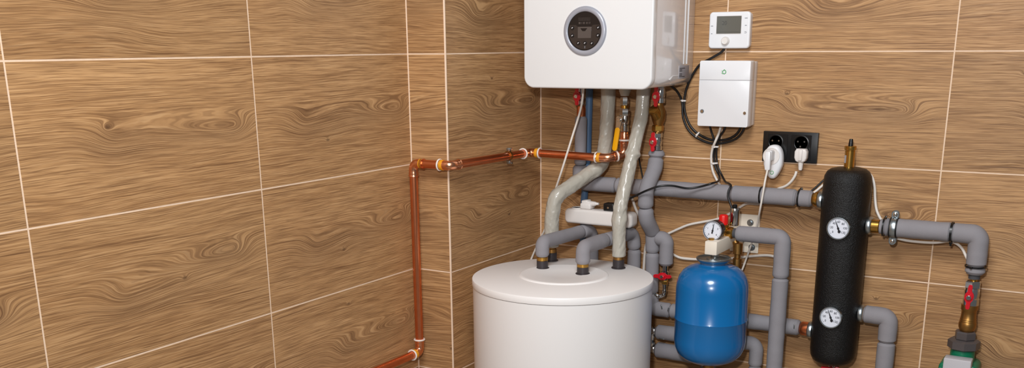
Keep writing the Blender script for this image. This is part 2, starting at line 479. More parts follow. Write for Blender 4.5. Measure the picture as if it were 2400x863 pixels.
for x, y in STUBS:
    bm = new(); lathe(bm, [(.0205,TZ+.001),(.0205,TZ+.003),(.0165,TZ+.0035),(.0165,TZ+.026),(.014,TZ+.027)], (x,y,0), n=28); t.part('pipe_outlet', bm, 'stub_black', None, 'black pipe outlet')

# ================================================================== pipes
def foam_rf(seed):
    o = V((seed*7.7, seed*3.1, seed))
    return lambda s, a, p: 1+.045*noise.noise(p*26+o)+.018*noise.noise(p*85+o)
def sleeve(t, pts, rad, r, seed, rnd=.004, n=28, name='insulation_sleeve'):
    bm = new(); tube(bm, fillet(pts, rad), r, n, foam_rf(seed), rnd); return t.part(name, bm, 'foam_grey')
def core(t, pts, rad, r, m='foam_dark', name='pipe'):
    bm = new(); tube(bm, fillet(pts, rad), r, 18); return t.part(name, bm, m)
def cable(name, label, pts, r, m, cat='cable', group=None):
    bm = new(); tube(bm, smooth_path(pts), r, 10); return single(name, label, cat, bm, m, group)
def P(lst): return [on_plane(x, y, d) for x, y, d in lst]
RG = .0232
# --- upper header pipe: down from the boiler's left valve, then along the wall to the separator
HZ = -.386
t = Thing('heating_pipe', 'long grey insulated header pipe along the wall to the upper left of the black separator', 'pipe', (.55,-.07,HZ))
sleeve(t, [(.179,-.07,-.186),(.178,-.07,-.332)], .03, .0182, 1)
sleeve(t, [(.178,-.07,-.333),(.178,-.07,HZ),(.300,-.07,HZ)], .03, .0225, 2)
sleeve(t, [(.301,-.07,HZ),(.6615,-.07,HZ)], .03, RG, 3)
sleeve(t, [(.6625,-.07,HZ),(.846,-.07,HZ)], .03, RG, 4)
sleeve(t, [(.847,-.07,HZ),(.890,-.07,HZ)], .03, RG, 5)
core(t, [(.179,-.07,-.19),(.178,-.07,HZ),(.892,-.07,HZ)], .03, .0145)
bm = new(); lathe(bm, [(.014,0),(.0165,.004),(.0200,.010),(.0205,.015),(.018,.018)], (.889,-.07,HZ), X_, 32); t.part('reducer', bm, 'brass', None, 'brass reducer')
bm = new(); lathe(bm, [(.013,0),(.0135,.028),(.011,.034)], (.179,-.07,-.190), Z_, 24); t.part('fitting', bm, 'copper', None, 'copper fitting')

# --- right boiler pipe with tee, bends out over the header and turns into the lower header
t = Thing('heating_pipe', 'grey insulated pipe bending over the header pipe, with a tee branch beside the tank', 'pipe', (.425,-.07,-.60))
LZ = -.752
sleeve(t, [(.4285,-.07,-.276),(.4275,-.07,-.296)], .03, .0242, 6, .006)
sleeve(t, [(.4275,-.07,-.297),(.4270,-.076,-.328),(.421,-.122,-.384),(.421,-.122,-.438)], .05, .0222, 7)
sleeve(t, [(.421,-.122,-.439),(.422,-.118,-.470),(.4265,-.072,-.520)], .05, .0224, 8)
sleeve(t, [(.4245,-.072,-.514),(.4255,-.07,-.5795)], .05, .0212, 9)
sleeve(t, [(.4255,-.07,-.5805),(.4265,-.07,-.705)], .05, .0205, 10)
sleeve(t, [(.4265,-.07,-.706),(.428,-.07,LZ),(.49,-.07,LZ)], .026, .0228, 11)
sleeve(t, [(.4905,-.07,LZ),(.882,-.07,LZ)], .026, .0222, 12)
core(t, [(.4275,-.07,-.285),(.4275,-.07,-.33),(.421,-.119,-.385),(.421,-.119,-.445),(.4265,-.07,-.53),(.428,-.07,LZ),(.89,-.07,LZ)], .03, .014)
br = sleeve(t, [(.436,-.072,-.534),(.4705,-.072,-.534),(.4705,-.072,-.6135)], .020, .0212, 13)
bm = new(); lathe(bm, [(.012,0),(.0165,.003),(.0195,.008),(.0195,.024),(.016,.027)], (.8815,-.07,LZ), X_, 32); t.part('reducer', bm, 'copper', None, 'copper reducer')
for x, z, a in ((.470,-.738,.3),(.492,-.742,-.2),(.807,-.744,0),(.872,-.744,0)):
    bm = new(); obox(bm, (x,-.0920,z), (1,0,a), Y_, (-a,0,1), (.0035,.004,.014), .0012); t.part('clip', bm, 'galvanised', None, 'small metal closing clip')

# --- two elbows rising from the tank and running back to the wall
t = Thing('tank_pipe', 'grey elbow pipe from the tank outlet nearest its left edge, under the power strip', 'pipe', (.1985,-.342,TZ+.027), 'grey elbow pipes on the tank')
e1 = [(.1985,-.342,-.5655),(.1985,-.342,-.5235),(.2140,-.130,-.5255)]
sleeve(t, e1, .015, .0196, 14)
sleeve(t, [(.2141,-.129,-.5255),(.224,-.072,-.527),(.224,-.072,-.66)], .03, .0198, 15)
core(t, [(.1985,-.342,-.575),(.1985,-.342,-.5235),(.2140,-.130,-.5255),(.224,-.072,-.527),(.224,-.072,BOT)], .022, .0135)
sleeve(t, [(.224,-.072,-.661),(.224,-.072,BOT)], .03, .0198, 16)
bm = new(); lathe(bm, [(.0145,TZ+.022),(.0165,TZ+.024),(.0165,TZ+.034),(.0145,TZ+.036),(.0135,TZ+.045)], (.1985,-.342,0), n=28); t.part('fitting', bm, 'brass', None, 'brass fitting')
t = Thing('tank_pipe', 'grey elbow pipe from the foremost tank outlet, passing behind a cream wrapped pipe', 'pipe', (.334,-.350,TZ+.027), 'grey elbow pipes on the tank')
sleeve(t, [(.334,-.350,-.5715),(.334,-.350,-.5245),(.3425,-.225,-.5235)], .015, .0208, 17)
sleeve(t, [(.3425,-.224,-.5235),(.3600,-.070,-.5245),(.3655,-.070,-.575)], .024, .0200, 18)
sleeve(t, [(.3655,-.070,-.576),(.3655,-.070,BOT)], .024, .0202, 19)
core(t, [(.334,-.350,-.580),(.334,-.350,-.5245),(.3425,-.224,-.5235),(.36,-.07,-.5245),(.3655,-.07,-.60),(.3655,-.07,BOT)], .022, .0135)
bm = new(); lathe(bm, [(.0145,TZ+.020),(.0168,TZ+.022),(.0168,TZ+.030),(.0145,TZ+.032),(.0135,TZ+.042)], (.334,-.350,0), n=28); t.part('fitting', bm, 'brass', None, 'brass fitting')

# --- cream film wrapped pipes from the boiler to the tank
def wrap_rf(seed, folds):
    o = V((seed*5.3, seed, seed*2.2))
    def f(s, a, p):
        tw = 16*math.sin(s*9+seed)+9
        a1 = a+tw*(s-.2); a2 = a-11*s+seed
        k = 1+.055*noise.noise(V((math.cos(a)*.8, math.sin(a)*.8, s*13))+o)
        k += .10*(.33-abs(noise.noise(V((math.cos(a1)*1.25, math.sin(a1)*1.25, s*20))+o)))
        k += .055*max(0, 1-abs(noise.noise(V((math.cos(a2)*1.5, math.sin(a2)*1.5, s*17))-o))*7)
        k -= .050*max(0, 1-abs(noise.noise(V((math.cos(a1)*1.9, math.sin(a1)*1.9, s*30))+o*2))*9)
        for fs, w, h in folds:
            k += h*math.exp(-((s-fs+.006*math.sin(a*2+seed))/w)**2)*(1+.5*math.sin(a*2+seed))
        return k
    return f
def wrapped(label, pts, rad, r, seed, folds, stub):
    t = Thing('wrapped_pipe', label, 'pipe', (stub[0], stub[1], TZ+.027), 'cream wrapped pipes between boiler and tank')
    bm = new(); tube(bm, fillet(pts, rad, .0028), r, 44, wrap_rf(seed, folds), .003); t.part('wrapping', bm, 'wrap_film', sharp=70)
    core(t, pts[:1]+pts[1:-1]+[V(pts[-1])-V((0,0,.006))], rad, .012)
    bm = new(); lathe(bm, [(.0135,TZ+.024),(.0158,TZ+.026),(.0158,TZ+.036),(.0138,TZ+.038),(.0125,TZ+.05)], (stub[0],stub[1],0), n=28); t.part('fitting', bm, 'brass_dark', None, 'tarnished brass fitting')
wrapped('cream film wrapped pipe bending left behind the copper pipe to the rear tank outlet',
        [(.2715,-.076,-.082),(.270,-.076,-.200),(.259,-.079,-.326),(.176,-.226,-.408),(.1685,-.232,-.470),(.1675,-.232,TZ+.042)], .045, .0212, 3, [(.27,.012,.10),(.42,.014,.10)], STUBS[1])
wrapped('cream film wrapped pipe running down in front of the power strip',
        [(.395,-.098,-.082),(.392,-.105,-.180),(.389,-.165,-.302),(.386,-.222,-.425),(.3875,-.229,-.48),(.388,-.229,TZ+.034)], .06, .0192, 5, [(.215,.006,.16),(.232,.006,-.05),(.41,.016,.14),(.375,.006,.08)], STUBS[3])

# --- plain blue pipe on the wall
bm = new(); tube(bm, fillet([(.180,-.0165,-.07),(.176,-.0165,-.30),(.165,-.0165,-.46),(.158,-.0165,BOT)], .3), .0112, 20)
single('blue_pipe', 'thin bare blue pipe standing on the wall behind the grey header pipe', 'pipe', bm, 'blue_pipe')

# --- low horizontal pipes behind the blue vessel
t = Thing('heating_pipe', 'middle low grey pipe, turning down just right of the blue vessel', 'pipe', (.6,-.07,-.826), 'low grey pipes behind the blue vessel')
sleeve(t, [(.4475,-.07,-.824),(.700,-.07,-.822)], .03, .0222, 20)
sleeve(t, [(.701,-.07,-.820),(.7615,-.07,-.816),(.7605,-.07,-.884)], .022, .0205, 21)
sleeve(t, [(.7605,-.07,-.885),(.7605,-.07,BOT)], .022, .0192, 22)
core(t, [(.440,-.07,-.824),(.7,-.07,-.821),(.7610,-.07,-.816),(.7605,-.07,BOT)], .022, .0135)
bm = new(); hexnut(bm, (.405,-.07,-.824), X_, .0185, .020); lathe(bm, [(.0125,0),(.0150,.004),(.0150,.016),(.0125,.02)], (.4265,-.07,-.824), X_, 24); t.part('union_nut', bm, 'chrome', None, 'chrome union nut')
bm = new(); obox(bm, (.474,-.0925,-.838), X_, Y_, Z_, (.018,.003,.0035), .001); t.part('clip', bm, 'galvanised')
t = Thing('heating_pipe', 'lowest grey insulated pipe, leaving the tank side and ending under the blue vessel', 'pipe', (.55,-.07,-.883), 'low grey pipes behind the blue vessel')
sleeve(t, [(.4475,-.07,-.881),(.570,-.07,-.883)], .03, .0238, 23)
sleeve(t, [(.571,-.07,-.883),(.617,-.07,-.884),(.617,-.07,BOT)], .022, .0228, 24)
core(t, [(.440,-.07,-.881),(.617,-.07,-.884),(.617,-.07,BOT)], .022, .0135)
bm = new(); hexnut(bm, (.405,-.07,-.881), X_, .0185, .020); lathe(bm, [(.0125,0),(.0150,.004),(.0150,.016),(.0125,.02)], (.4265,-.07,-.881), X_, 24); t.part('union_nut', bm, 'chrome', None, 'chrome union nut')
bm = new(); lathe(bm, [(.008,0),(.0105,.006),(.0105,.015),(.008,.019),(.008,.026),(.0105,.030),(.0105,.038),(.008,.040)], (.436,-.078,-.870), Z_, 20)
single('bypass_valve', 'small chrome connector joining the two low pipes beside the tank', 'valve', bm, 'chrome')

# --- safety group pipe: short run to the right, then down
t = Thing('heating_pipe', 'grey insulated pipe from the brass safety fittings, bending down right of the blue vessel', 'pipe', (.83,-.132,-.487))
sleeve(t, [(.7035,-.132,-.487),(.8345,-.132,-.487),(.8345,-.132,-.5995)], .017, .0222, 25)
sleeve(t, [(.8345,-.132,-.6005),(.8335,-.132,BOT)], .024, .0222, 26)
core(t, [(.692,-.132,-.487),(.8345,-.132,-.487),(.8335,-.132,BOT)], .024, .0135)

# --- separator, right side
SX, SD = .980, .075
RZ = -.4455
t = Thing('heating_pipe', 'grey insulated pipe from the upper right of the black separator, bending down to a valve', 'pipe', (1.2,-SD,RZ))
sleeve(t, [(1.0740,-SD,RZ),(1.0835,-SD,RZ)], .03, .0242, 27, .003)
sleeve(t, [(1.0845,-SD,RZ),(1.0990,-SD,RZ)], .03, .0243, 28, .003)
sleeve(t, [(1.0995,-SD,RZ),(1.250,-SD,RZ)], .03, .0245, 29, .002)
sleeve(t, [(1.250,-SD,RZ),(1.3155,-SD,RZ-.001),(1.3165,-SD,-.527)], .019, .0248, 30, .002)
sleeve(t, [(1.3165,-SD,-.528),(1.3160,-SD,-.5475)], .026, .0242, 31, .003)
core(t, [(1.060,-SD,RZ),(1.3155,-SD,RZ-.001),(1.316,-SD,-.560)], .026, .014)
bm = new(); cyl(bm, (1.0505,-SD,RZ), X_, .0182, .0240, 28, .003); t.part('union', bm, 'brass', None, 'brass union')
bm = new(); lathe(bm, [(.008,0),(.0085,.03)], (1.316,-SD,-.575), Z_, 16); t.part('nipple', bm, 'brass')
t = Thing('heating_pipe', 'grey insulated elbow pipe from the lower right port of the black separator', 'pipe', (1.1,-SD,-.687))
sleeve(t, [(1.0530,-SD,-.687),(1.1195,-SD,-.688),(1.1195,-SD,-.7575)], .018, .0240, 32)
sleeve(t, [(1.1195,-SD,-.7585),(1.1185,-SD,BOT)], .024, .0232, 33)
core(t, [(1.045,-SD,-.687),(1.1195,-SD,-.688),(1.1185,-SD,BOT)], .024, .014)
bm = new(); cyl(bm, (1.0465,-SD,-.687), X_, .0215, .007, 28, .002); t.part('union', bm, 'brass', None, 'brass union')

# ================================================================== hydraulic separator
t = Thing('hydraulic_separator', 'upright black foam covered separator cylinder with two round thermometers', 'separator', (SX,-SD,-.84))
R = .0625
prof = [(0,-.8405),(.030,-.8395),(.046,-.835),(.055,-.827),(.0605,-.815),(R,-.798),(R,-.335),(.0605,-.318),(.0545,-.306),(.046,-.2995),(.030,-.2955),(0,-.2945)]
bm = new(); lathe(bm, prof, (SX,-SD,0), n=72); t.part('insulation_jacket', bm, 'foam_black')
def port(z, s, mname='galvanised'):
    bm = new(); a = X_*s
    lathe(bm, [(.016,0),(.0225,.002),(.0235,.005),(.0235,.011),(.0215,.014),(.016,.015)], V((SX,-SD,z))+a*.0585, a, 36); t.part('port', bm, mname, None, 'bright metal port')
port(HZ-.001, -1); port(LZ, -1); port(RZ, 1); port(-.687, 1)
bm = new(); lathe(bm, [(.0132,-.300),(.0132,-.252),(.0120,-.2515),(.0120,-.250),(.0148,-.2495),(.0152,-.2480),(.0152,-.240),(.0140,-.2388),(.005,-.2388)], (SX,-SD,0), n=32); vent = t.part('air_vent', bm, 'brass', None, 'brass automatic air vent')
bm = new(); lathe(bm, [(.0064,-.239),(.0060,-.233),(.0050,-.223),(.0040,-.221),(0,-.221)], (SX,-SD,0), n=20); t.part('vent_cap', bm, 'black_plastic', vent, 'black vent cap')
bm = new(); prism(bm, rrect(.006,.020,.0005), (SX-.0085,-SD-.0098,-.273), (.76,-.65,0), Z_, .0009); t.part('vent_sticker', bm, 'sticker', vent)
def gauge_face(t, c, R, nums, a0, a1, needle, par, ring, tail=True):
    """dial, numerals and needle of a round gauge facing the room"""
    c = V(c)
    bm = new(); lathe(bm, [(0,0),(R*.93,0),(R*.93,-.003)], c, -Y_, 48, caps=False); d = t.part('dial', bm, 'dial', par)
    bm = new(); n = (len(nums)-1)*5
    for i in range(n+1):
        a = math.radians(a0+(a1-a0)*i/n); dr = V((math.cos(a),0,math.sin(a))); tn = V((-math.sin(a),0,math.cos(a)))
        L = .12 if i % 5 == 0 else .07
        obox(bm, c+dr*R*(.86-L/2)+V((0,-.0003,0)), dr, Y_, tn, (R*L,.0004,R*.022))
    for i, s in enumerate(nums):
        a = math.radians(a0+(a1-a0)*i/(len(nums)-1)); text_bm(bm, s, c+V((math.cos(a),0,math.sin(a)))*R*.58+V((0,-.0003,0)), R*.27, X_, Z_)
    t.part('scale', bm, 'ink', par)
    a = math.radians(needle); dr = V((math.cos(a),0,math.sin(a))); tn = V((-math.sin(a),0,math.cos(a)))
    bm = new()
    prism(bm, [(-.30*R,-.085*R),(-.05*R,-.06*R),(.1*R,-.055*R),(.78*R,-.012*R),(.78*R,.012*R),(.1*R,.055*R),(-.05*R,.06*R),(-.30*R,.085*R)], c+V((0,-.0012,0)), dr, -tn if dr.cross(tn).y > 0 else tn, .0006)
    cyl(bm, c+V((0,-.0006,0)), -Y_, R*.10, .0018, 20, .0003)
    if tail: cyl(bm, c-dr*R*.30+V((0,-.0010,0)), -Y_, R*.13, .0010, 16)
    t.part('needle', bm, 'ink', par)
for z in (-.4475, -.6905):
    c = V((SX+.002, -SD-R-.008, z)); Rg = .0295
    bm = new(); lathe(bm, [(Rg*.90,.0022),(Rg*.95,.0040),(Rg,.0038),(Rg*1.02,.001),(Rg*1.02,-.010),(Rg*.6,-.012)], c, -Y_, 64, caps=False)
    g = t.part('thermometer', bm, 'galvanised', None, 'round white thermometer with a steel rim')
    gauge_face(t, c, Rg, ['0','20','40','60','80','100','120'], 218, -38, 112, g, None)

# ================================================================== valves
def wing(bm, c, al, nrm=(0,-1,0), L=.034):
    al, nrm = V(al).normalized(), V(nrm).normalized(); uy = nrm.cross(al)   # al x uy = nrm
    half = [(L,.0),(L*.97,.0028),(L*.80,.0040),(L*.50,.0036),(.0115,.0056),(.0072,.0086),(0,.0098)]
    top = half+[(-a, b) for a, b in half[-2::-1]]
    out = top[:]+[(a, -b) for a, b in top[-2:0:-1]]
    prism(bm, out[::-1], V(c), al, uy, .0052, .0012, 2)
    cyl(bm, V(c)+nrm*.0040, nrm, .0090, .0042, 28, .0012)
    return bm
def ball_valve(label, x, d, z0, z1, hz, al=(0,0,1), r=.0148, hoff=.030, loc=None, hl=.034, body='chrome', group=None):
    t = Thing('ball_valve', label, 'valve', (x,-d,z1), group); L = z0-z1
    bm = new()
    lathe(bm, [(r*.80,0),(r,.0015),(r,L*.24),(r*.88,L*.27),(r*.94,L*.34),(r*1.02,L*.5),(r*.94,L*.66),(r*.88,L*.73)], (x,-d,z1), Z_, 28)
    hexnut(bm, (x,-d,z1+L*.72), Z_, r*1.05, L*.28)
    cyl(bm, (x,-d,hz), -Y_, r*.55, hoff-.004, 20, .001)
    t.part('valve_body', bm, body)
    bm = new(); wing(bm, (x,-d-hoff+.004,hz), al, L=hl); h = t.part('handle', bm, 'red', None, 'red butterfly handle')
    bm = new(); hexnut(bm, (x,-d-hoff-.0040,hz), -Y_, .0058, .0042); t.part('handle_nut', bm, 'chrome', h)
    return t
ball_valve('red handled chrome ball valve under the boiler, behind the long white cable', .179, .07, -.080, -.152, -.126, loc=None, r=.0135, hoff=.030, hl=.025)
ball_valve('red handled chrome ball valve directly under the boiler, above the brass strainer', .4335, .07, -.082, -.142, -.122, r=.0150, hoff=.032, hl=.027)
ball_valve('chrome ball valve with a red wing handle below the brass strainer', .4285, .07, -.2255, -.276, -.2495, r=.0150, hoff=.032, hl=.026)
t = Thing('strainer', 'brass strainer between the two red handled valves under the boiler', 'strainer', (.431,-.07,-.232))
bm = new(); lathe(bm, [(.0120,-.225),(.0140,-.223),(.0140,-.207),(.0130,-.2045),(.0150,-.199),(.0200,-.185),(.0208,-.171),(.0190,-.160),(.0145,-.151),(.0125,-.147),(.0125,-.142)], (.4305,-.07,0), n=28)
t.part('body', bm, 'brass_dark')
bm = new(); tube(bm, fillet([(.431,-.072,-.185),(.4275,-.095,-.161)], .01), .0150, 24); hexnut(bm, (.4277,-.0938,-.1623), (-.0035,-.023,.024), .0165, .010); t.part('filter_branch', bm, 'brass', None, 'slanted filter branch')
bm = new(); hexnut(bm, (.4295,-.07,-.2215), Z_, .0172, .018); t.part('nut', bm, 'brass', None, 'bright brass nut')
# drain valve under the tee
t = Thing('drain_valve', 'small drain valve with a horizontal red wing handle below the tee beside the tank', 'valve', (.4695,-.072,-.70))
bm = new(); lathe(bm, [(.0075,0),(.0075,.02),(.0105,.022),(.0115,.032),(.0105,.043),(.0080,.045),(.0080,.063)], (.4695,-.072,-.676), Z_, 24); t.part('valve_body', bm, 'chrome')
bm = new(); wing(bm, (.4690,-.090,-.644), (1,0,.05), L=.027); h = t.part('handle', bm, 'red', None, 'red wing handle')
bm = new(); hexnut(bm, (.4690,-.0975,-.644), -Y_, .0052, .004); t.part('handle_nut', bm, 'chrome', h)
bm = new(); hexnut(bm, (.4695,-.072,-.672), Z_, .0098, .013); t.part('nut', bm, 'brass')
bm = new(); tube(bm, fillet([(.4695,-.072,-.668),(.4695,-.072,-.706),(.452,-.076,-.712),(.442,-.080,-.703)], .014, .002), .0062, 16, lambda s,a,p: 1+.10*math.sin(s*2600)); t.part('hose', bm, 'chrome', None, 'braided metal hose')

# gas valve
t = Thing('gas_valve', 'chrome gas valve with a yellow lever handle in the middle under the boiler', 'valve', (.335,-.09,-.224))
gx, gd = .3315, .09
bm = new(); lathe(bm, [(.017,-.08),(.0175,-.108),(.012,-.122)], (gx,-gd,0), n=24); t.part('boiler_tail', bm, 'wrap_film', None, 'cream wrapped tail pipe')
bm = new(); hexnut(bm, (gx,-gd,-.149), Z_, .0130, .024); hexnut(bm, (gx+.001,-gd,-.179), Z_, .0158, .021); lathe(bm, [(.0125,-.224),(.0145,-.222),(.0145,-.206),(.0112,-.204),(.0135,-.199),(.0150,-.190),(.0130,-.180),(.0130,-.178)], (gx+.0015,-gd,0), n=28)
cyl(bm, (gx,-gd,-.192), -Y_, .008, .032, 20, .001); t.part('valve_body', bm, 'chrome')
bm = new(); cyl(bm, (gx,-gd,-.1585), Z_, .0118, .010, 24, .001); t.part('washer', bm, 'brass')
lv = on_plane(1452, 281, .125)
ldir = (on_plane(1441, 352, .125)-lv).normalized(); lx = V((0,-1,0)).cross(ldir)
bm = new(); prism(bm, [(a,b) for a,b in ((-.010,-.008),(-.006,-.010),(.010,-.008),(.030,-.0055),(.030,.0055),(.010,.008),(-.006,.010),(-.010,.008))], lv, ldir, lx, .003, .0006, 1); cyl(bm, lv+V((0,-.003,0)), -Y_, .0062, .004, 20, .001); lev = t.part('lever', bm, 'chrome', None, 'chrome lever plate')
bm = new(); prism(bm, rrect(.068,.0155,.0070), lv+ldir*.056+V((0,.002,0)), ldir, lx, .0075, .0022, 2); t.part('grip', bm, 'yellow', lev, 'yellow plastic grip')

# ================================================================== copper gas pipe
t = Thing('copper_pipe', 'copper gas pipe running round the tiled corner and up to the gas valve', 'pipe', (-.095,-.553,-.55))
RC, REL = .0118, .0136
kz, ky = -.2925, -.5530
A = [V((-.095,-1.0,-.8425)), V((-.095,-.556,-.8425)), V((-.0955,ky,-.843))]
def cu(pts): 
    bm = new(); tube(bm, fillet(pts, .01), RC, 24); return t.part('straight_pipe', bm, 'copper')
def elbow(p, a, b, L=.036, r=.024):
    p, a, b = V(p), V(a).normalized(), V(b).normalized()
    bm = new(); path = fillet([p+a*L, p, p+b*L], r, .003)
    tot = sum((y-x).length for x, y in zip(path, path[1:]))
    def rf(s, an, q):
        e = min(s, tot-s); return 1.0+(.10 if e < .0028 else 0)-(.05 if .011 < e < tot/2 else 0)
    tube(bm, path, REL, 28, rf); t.part('elbow', bm, 'copper_bright', None, 'bright copper elbow')
def ring(p, ax, white=True, tape=None):
    p, ax = V(p), V(ax).normalized()
    bm = new(); torus(bm, p, ax, REL+.0008, .0026, 36, 10); t.part('seal_ring', bm, 'solder_white', None, 'white seal ring')
    if tape:
        bm = new(); lathe(bm, [(REL+.0004,0),(REL+.0006,.001),(REL+.0006,.009),(REL+.0004,.010)], p+ax*(.004 if tape > 0 else -.014), ax, 28); t.part('tape_band', bm, 'tape_yellow', None, 'yellow tape band')
DC = .13; GZ = -.2955
pc1 = V((-.0955,ky,-.8425)); pc2 = V((-.0955,ky,kz)); pc3 = V((.032,ky,kz)); pc4 = V((.032,-DC,GZ)); pc5 = V((.2985,-DC,GZ-.0035)); pc6 = V((.333,-.09,-.290))
cu([(-.095,-1.4,-.8425), pc1+V((0,-.03,0))]); cu([pc1+V((0,0,.03)), pc2-V((0,0,.03))]); cu([pc2+V((.03,0,0)), pc3-V((.03,0,0))]); cu([pc3+V((0,.03,0)), pc4-V((0,.03,0))]); cu([pc4+V((.03,0,0)), pc5-V((.03,0,0))])
elbow(pc1, (0,-1,0), (0,0,1)); elbow(pc2, (0,0,-1), (1,0,0)); elbow(pc3, (-1,0,0), (0,1,0)); elbow(pc4, (0,-1,0), (1,0,0))
jog = (pc6-pc5).normalized()
elbow(pc5, (-1,0,0), jog, .033); elbow(pc6, -jog, (0,0,1), .034, .016)
ring(pc1+V((0,0,.038)), -Z_); ring(pc1+V((0,-.037,0)), Y_, tape=1)
ring(pc3+V((-.038,0,0)), X_, tape=1); ring(pc4+V((0,-.037,0)), Y_); ring(pc4+V((.038,0,0)), X_, tape=-1)
ring(pc5+V((-.036,0,0)), X_, tape=1); ring(pc5+jog*.030, jog)
ring(pc6+V((0,0,.041)), Z_)
bm = new(); lathe(bm, [(REL,.002),(REL,.010),(RC,.014)], pc2+V((.022,0,0)), X_, 28); t.part('tape_band', bm, 'tape_yellow', None, 'yellow tape band')
bm = new(); lathe(bm, [(.0130,-.010),(.0140,.002),(.0140,.014),(.0125,.016),(.0125,.022)], pc6+V((0,0,.043)), Z_, 28); t.part('fitting', bm, 'copper_bright', None, 'copper screw fitting')
# clamp holding it on the chase
t = Thing('pipe_clamp', 'small metal clamp holding the copper pipe on the side of the pipe chase', 'clamp', (.0,-.2525,-.294))
bm = new(); lathe(bm, [(.0124,-.006),(.0142,-.006),(.0146,0),(.0142,.006),(.0124,.006),(.0124,-.006)], (.032,-.2525,-.2938), Y_, 32, caps=False); t.part('ring', bm, 'brass_dark')
bm = new()
for s in (1,-1): obox(bm, (.034,-.2525,-.2938+s*.0185), X_, Y_, Z_, (.012,.011,.010), .002)
t.parts('lug', bm, 'galvanised')
bm = new()
for s in (1,-1): cyl(bm, (.040,-.2525,-.2938+s*.0205), X_, .0042, .005, 18, .001)
t.parts('screw', bm, 'chrome')
bm = new(); cyl(bm, (0,-.2525,-.2938), X_, .004, .0205, 16); t.part('stud', bm, 'galvanised')

# ================================================================== thermostat
t = Thing('thermostat', 'white room thermostat with a grey display and a round knob, above the control box', 'thermostat', (.614,0,.010))
thx, thz = .6145, .0575
bm = new(); prism(bm, rrect(.112,.092,.008), (thx,0,thz), X_, Z_, .014); t.part('base', bm, 'plastic_white')
bm = new(); prism(bm, rrect(.118,.0975,.010,10), (thx,-.013,thz), X_, Z_, .015, .005, 4); cv = t.part('cover', bm, 'plastic_white')
bm = new(); prism(bm, rrect(.0745,.0505,.0022), (thx-.0015,-.0279,thz+.0140), X_, Z_, .0006); t.part('display_frame', bm, 'boiler_side', cv)
bm = new(); prism(bm, rrect(.0705,.0465,.0012), (thx-.0012,-.0283,thz+.0140), X_, Z_, .0008); dp = t.part('display', bm, 'lcd', cv, 'grey display')
bm = new(); text_bm(bm, '20', (thx-.014,-.0292,thz+.0185), .0145, X_, Z_); box(bm, (thx-.034,-.0295,thz-.0050), (thx+.030,-.0292,thz-.0044)); t.part('display_digits', bm, 'lcd_ink', dp)
bm = new(); lathe(bm, [(.0118,0),(.0118,.002),(.0108,.0042),(.0100,.0095),(.0085,.0112),(0,.0114)], (thx-.0085,-.0278,thz-.0285), -Y_, 40); kn = t.part('knob', bm, 'plastic_offwhite', cv)
bm = new(); cyl(bm, (thx-.0120,-.0389,thz-.0325), -Y_, .0016, .0006, 12); t.part('knob_dot', bm, 'plastic_white', kn)
bm = new()
for x, z, w in ((.0470,.0310,.0080),(.0470,.0120,.0052),(-.0500,.0115,.0060),(-.0500,-.0090,.0040)): box(bm, (thx+x-w/2,-.0284,thz+z-.0008), (thx+x+w/2,-.0278,thz+z+.0008))
tube(bm, fillet([(thx+.0440,-.0282,thz-.0080),(thx+.0495,-.0282,thz-.0080),(thx+.0495,-.0282,thz-.0045),(thx+.0440,-.0282,thz-.0045)], .0016, .001), .0005, 6)
t.part('mark', bm, 'grey_mark', cv)

# ================================================================== control box
t = Thing('control_box', 'white rectangular control box with a green logo, under the thermostat', 'control box', (.624,0,-.202))
cbx, cbz = .6225, -.1130
bm = new(); prism(bm, rrect(.141,.1745,.004), (cbx,0,cbz), X_, Z_, .034, .001); t.part('base', bm, 'plastic_white')
bm = new(); prism(bm, rrect(.146,.1260,(.005,.005,.001,.001)), (cbx,-.0335,cbz-.0258), X_, Z_, .0365, .0012, 2); lo = t.part('lower_cover', bm, 'plastic_white')
bm = new(); prism(bm, rrect(.146,.0520,(.001,.001,.005,.005)), (cbx,-.0335,cbz+.0636), X_, Z_, .0365, .0012, 2); up = t.part('upper_cover', bm, 'plastic_white')
for x, z in ((.5620,-.161),(.6860,-.163)):
    bm = new(); cyl(bm, (x,-.0698,z), -Y_, .0058, .0010, 20, .0003); sc = t.part('screw_seat', bm, 'grey_mark' if x < .6 else 'plastic_offwhite', lo)
    bm = new(); cyl(bm, (x,-.0706,z), -Y_, .0042, .0016, 20, .0005); obox(bm, (x,-.0723,z), (1,0,.6), Y_, (-.6,0,1), (.0062,.0004,.0011)); t.part('screw', bm, 'chrome', sc)
bm = new(); torus(bm, (.6215,-.0702,-.0535), -Y_, .0048, .0010, 28, 8); box(bm, (.6205,-.0705,-.0490), (.6225,-.0699,-.0465))
for x, z in ((.6135,-.0520),(.6130,-.0570),(.6155,-.0590)): box(bm, (x,-.0704,z), (x+.0020,-.0699,z+.0016))
t.part('logo', bm, 'green_mark', up, 'small green ring logo')

